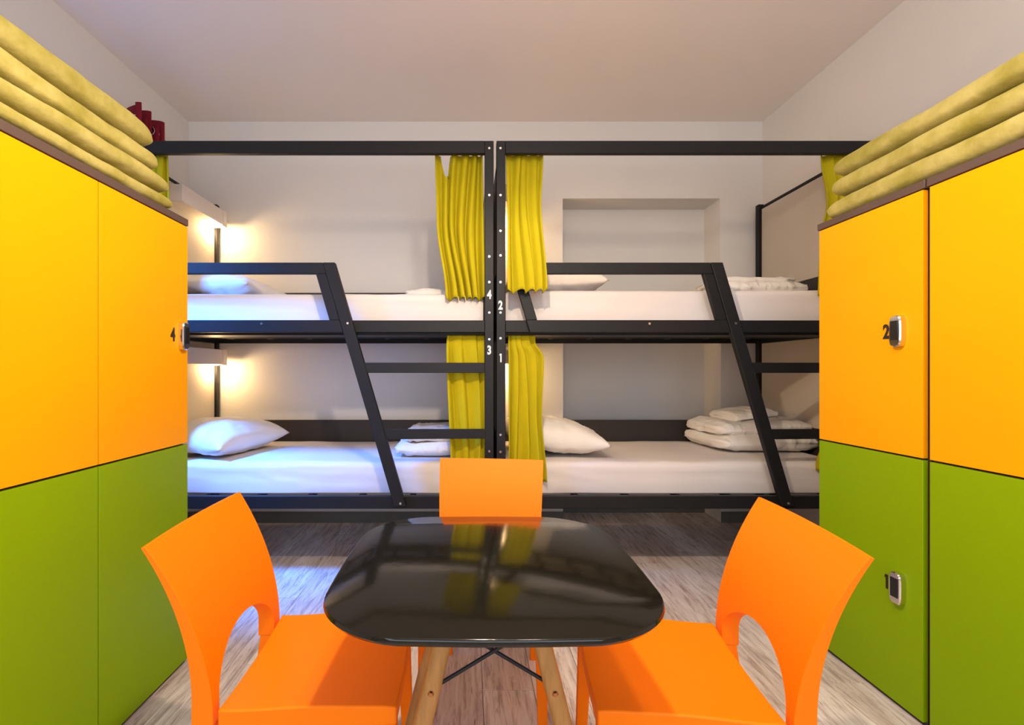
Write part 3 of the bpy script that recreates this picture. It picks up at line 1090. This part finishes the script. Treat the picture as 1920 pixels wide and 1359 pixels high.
# ------------------------------------------------------------------ chairs
SZ = .45


def backx(z):          # front surface of the backrest as it rises (local x, the chair faces +x)
    t = (z - SZ) / (.81 - SZ)
    return -.196 - .022 * t - .106 * t * t if t > 0 else -.196 + .0 * t


def make_chair():
    root = empty('chair', (0, 0, 0))
    # backrest with the arched opening
    bm = bmesh.new()
    zt = .812
    z_low, z_ap = SZ - .045, SZ + .102
    nh, N_low, N_up = 10, 16, 18
    zs = [z_low + (SZ - z_low) * k / 3 for k in range(3)]
    zs += [SZ + (z_ap - SZ) * math.sin(math.pi / 2 * k / N_low) for k in range(N_low + 1)]
    zs += [z_ap + (zt - z_ap) * (k + 1) / N_up for k in range(N_up)]

    def hw(z):
        t = (z - SZ) / (zt - SZ)
        return .196 + .022 * max(t, 0) ** 1.2

    def yin(z):
        if z >= z_ap - 1e-9: return 0.0
        if z <= SZ: return .160
        t = (z - SZ) / (z_ap - SZ)
        return .160 * (1 - t ** 1.9) ** .52

    def thick(z):
        t = max(0, (z - SZ) / (zt - SZ))
        return .036 * (1 - t) ** 1.1 + .009
    F_, B_ = {}, {}
    for r_, z in enumerate(zs):
        for s in (-1, 1):
            for k in range(nh + 1):
                if k == 0 and z >= z_ap - 1e-9 and s == 1:
                    F_[(r_, s, k)] = F_[(r_, -1, 0)]; B_[(r_, s, k)] = B_[(r_, -1, 0)]
                    continue
                y = s * (yin(z) + (hw(z) - yin(z)) * k / nh)
                bow = -.012 * (1 - (y / .218) ** 2)
                F_[(r_, s, k)] = bm.verts.new((backx(z) + bow, y, z))
                B_[(r_, s, k)] = bm.verts.new((backx(z) + bow - thick(z), y, z - .002))
    nr = len(zs)
    for r_ in range(nr - 1):
        for s in (-1, 1):
            for k in range(nh):
                for D, fl in ((F_, 1), (B_, -1)):
                    bm.faces.new((D[(r_, s, k)], D[(r_, s, k + 1)], D[(r_ + 1, s, k + 1)], D[(r_ + 1, s, k)]))
            bm.faces.new((F_[(r_, s, nh)], B_[(r_, s, nh)], B_[(r_ + 1, s, nh)], F_[(r_ + 1, s, nh)]))
            if zs[r_] < z_ap - 1e-9:
                try:
                    bm.faces.new((F_[(r_, s, 0)], B_[(r_, s, 0)], B_[(r_ + 1, s, 0)], F_[(r_ + 1, s, 0)]))
                except ValueError:
                    pass
    for s in (-1, 1):
        for k in range(nh):
            bm.faces.new((F_[(nr - 1, s, k)], B_[(nr - 1, s, k)], B_[(nr - 1, s, k + 1)], F_[(nr - 1, s, k + 1)]))
            bm.faces.new((F_[(0, s, k)], B_[(0, s, k)], B_[(0, s, k + 1)], F_[(0, s, k + 1)]))
    build('backrest', bm, 'orange_plastic', root, bevel=.0025, angle=30)
    # seat: dished top, apron all round
    bm = bmesh.new()
    nx, ny = 24, 20

    def sp(i, j, top):
        u, v_ = i / nx, -1 + 2 * j / ny
        x = -.190 + .392 * u
        x -= (abs(v_) ** 2) * .006 * u
        y = v_ * (.193 + .004 * u)
        sag = .010 * math.cos(math.pi * u) ** 2
        z = SZ + .006 - sag - .010 * (1 - v_ * v_) - .008 * math.sin(math.pi * u) - (.006 * ((u - .85) / .15) ** 2 if u > .85 else 0)
        return (x, y, z if top else SZ - .050)
    T = grid(bm, nx + 1, ny + 1, lambda i, j: sp(i, j, True))
    Bt = grid(bm, nx + 1, ny + 1, lambda i, j: sp(i, j, False))
    for i in range(nx):
        for j in (0, ny):
            bm.faces.new((T[i][j], T[i + 1][j], Bt[i + 1][j], Bt[i][j]))
    for j in range(ny):
        for i in (0, nx):
            bm.faces.new((T[i][j], T[i][j + 1], Bt[i][j + 1], Bt[i][j]))
    build('seat', bm, 'orange_plastic', root, bevel=.004, angle=35)
    # legs
    for s in (-1, 1):
        bm = bmesh.new()
        zt_ = SZ - .050
        hexa(bm, [(.178, s * .187 - .014, 0), (.206, s * .187 - .014, 0), (.206, s * .187 + .014, 0), (.178, s * .187 + .014, 0)],
             [(.155, s * .180 - .017, zt_), (.196, s * .180 - .017, zt_), (.196, s * .180 + .017, zt_), (.155, s * .180 + .017, zt_)])
        build('leg', bm, 'orange_plastic', root, bevel=.003)
        bm = bmesh.new()
        rows = []
        for z, xf, th in ((0, -.285, .026), (.12, -.257, .032), (.25, -.226, .037), (SZ - .046, -.199, .043)):
            rows.append([bm.verts.new(p) for p in ((xf - th, s * .178 - .017, z), (xf, s * .178 - .017, z), (xf, s * .178 + .017, z), (xf - th, s * .178 + .017, z))])
        for a_, b_ in zip(rows[:-1], rows[1:]):
            for i in range(4):
                j = (i + 1) % 4
                bm.faces.new((a_[i], a_[j], b_[j], b_[i]))
        bm.faces.new(rows[0][::-1]); bm.faces.new(rows[-1])
        build('leg', bm, 'orange_plastic', root, bevel=.003)
    return root


ch = make_chair()
ch.location = (-.367, 1.178, 0); ch.rotation_euler = (0, 0, R(3))
tag(ch, 'orange plastic chair on the left side of the black table', 'chair', 'orange chairs around the table')
c2 = copy_tree(ch)
c2.location = (.500, 1.150, 0); c2.rotation_euler = (0, 0, R(172.5))
tag(c2, 'orange plastic chair on the right side of the black table', 'chair')
c3 = copy_tree(ch)
c3.location = (.058, 1.573, 0); c3.rotation_euler = (0, 0, R(-96))
tag(c3, 'orange plastic chair behind the black table, in front of the bunks', 'chair')
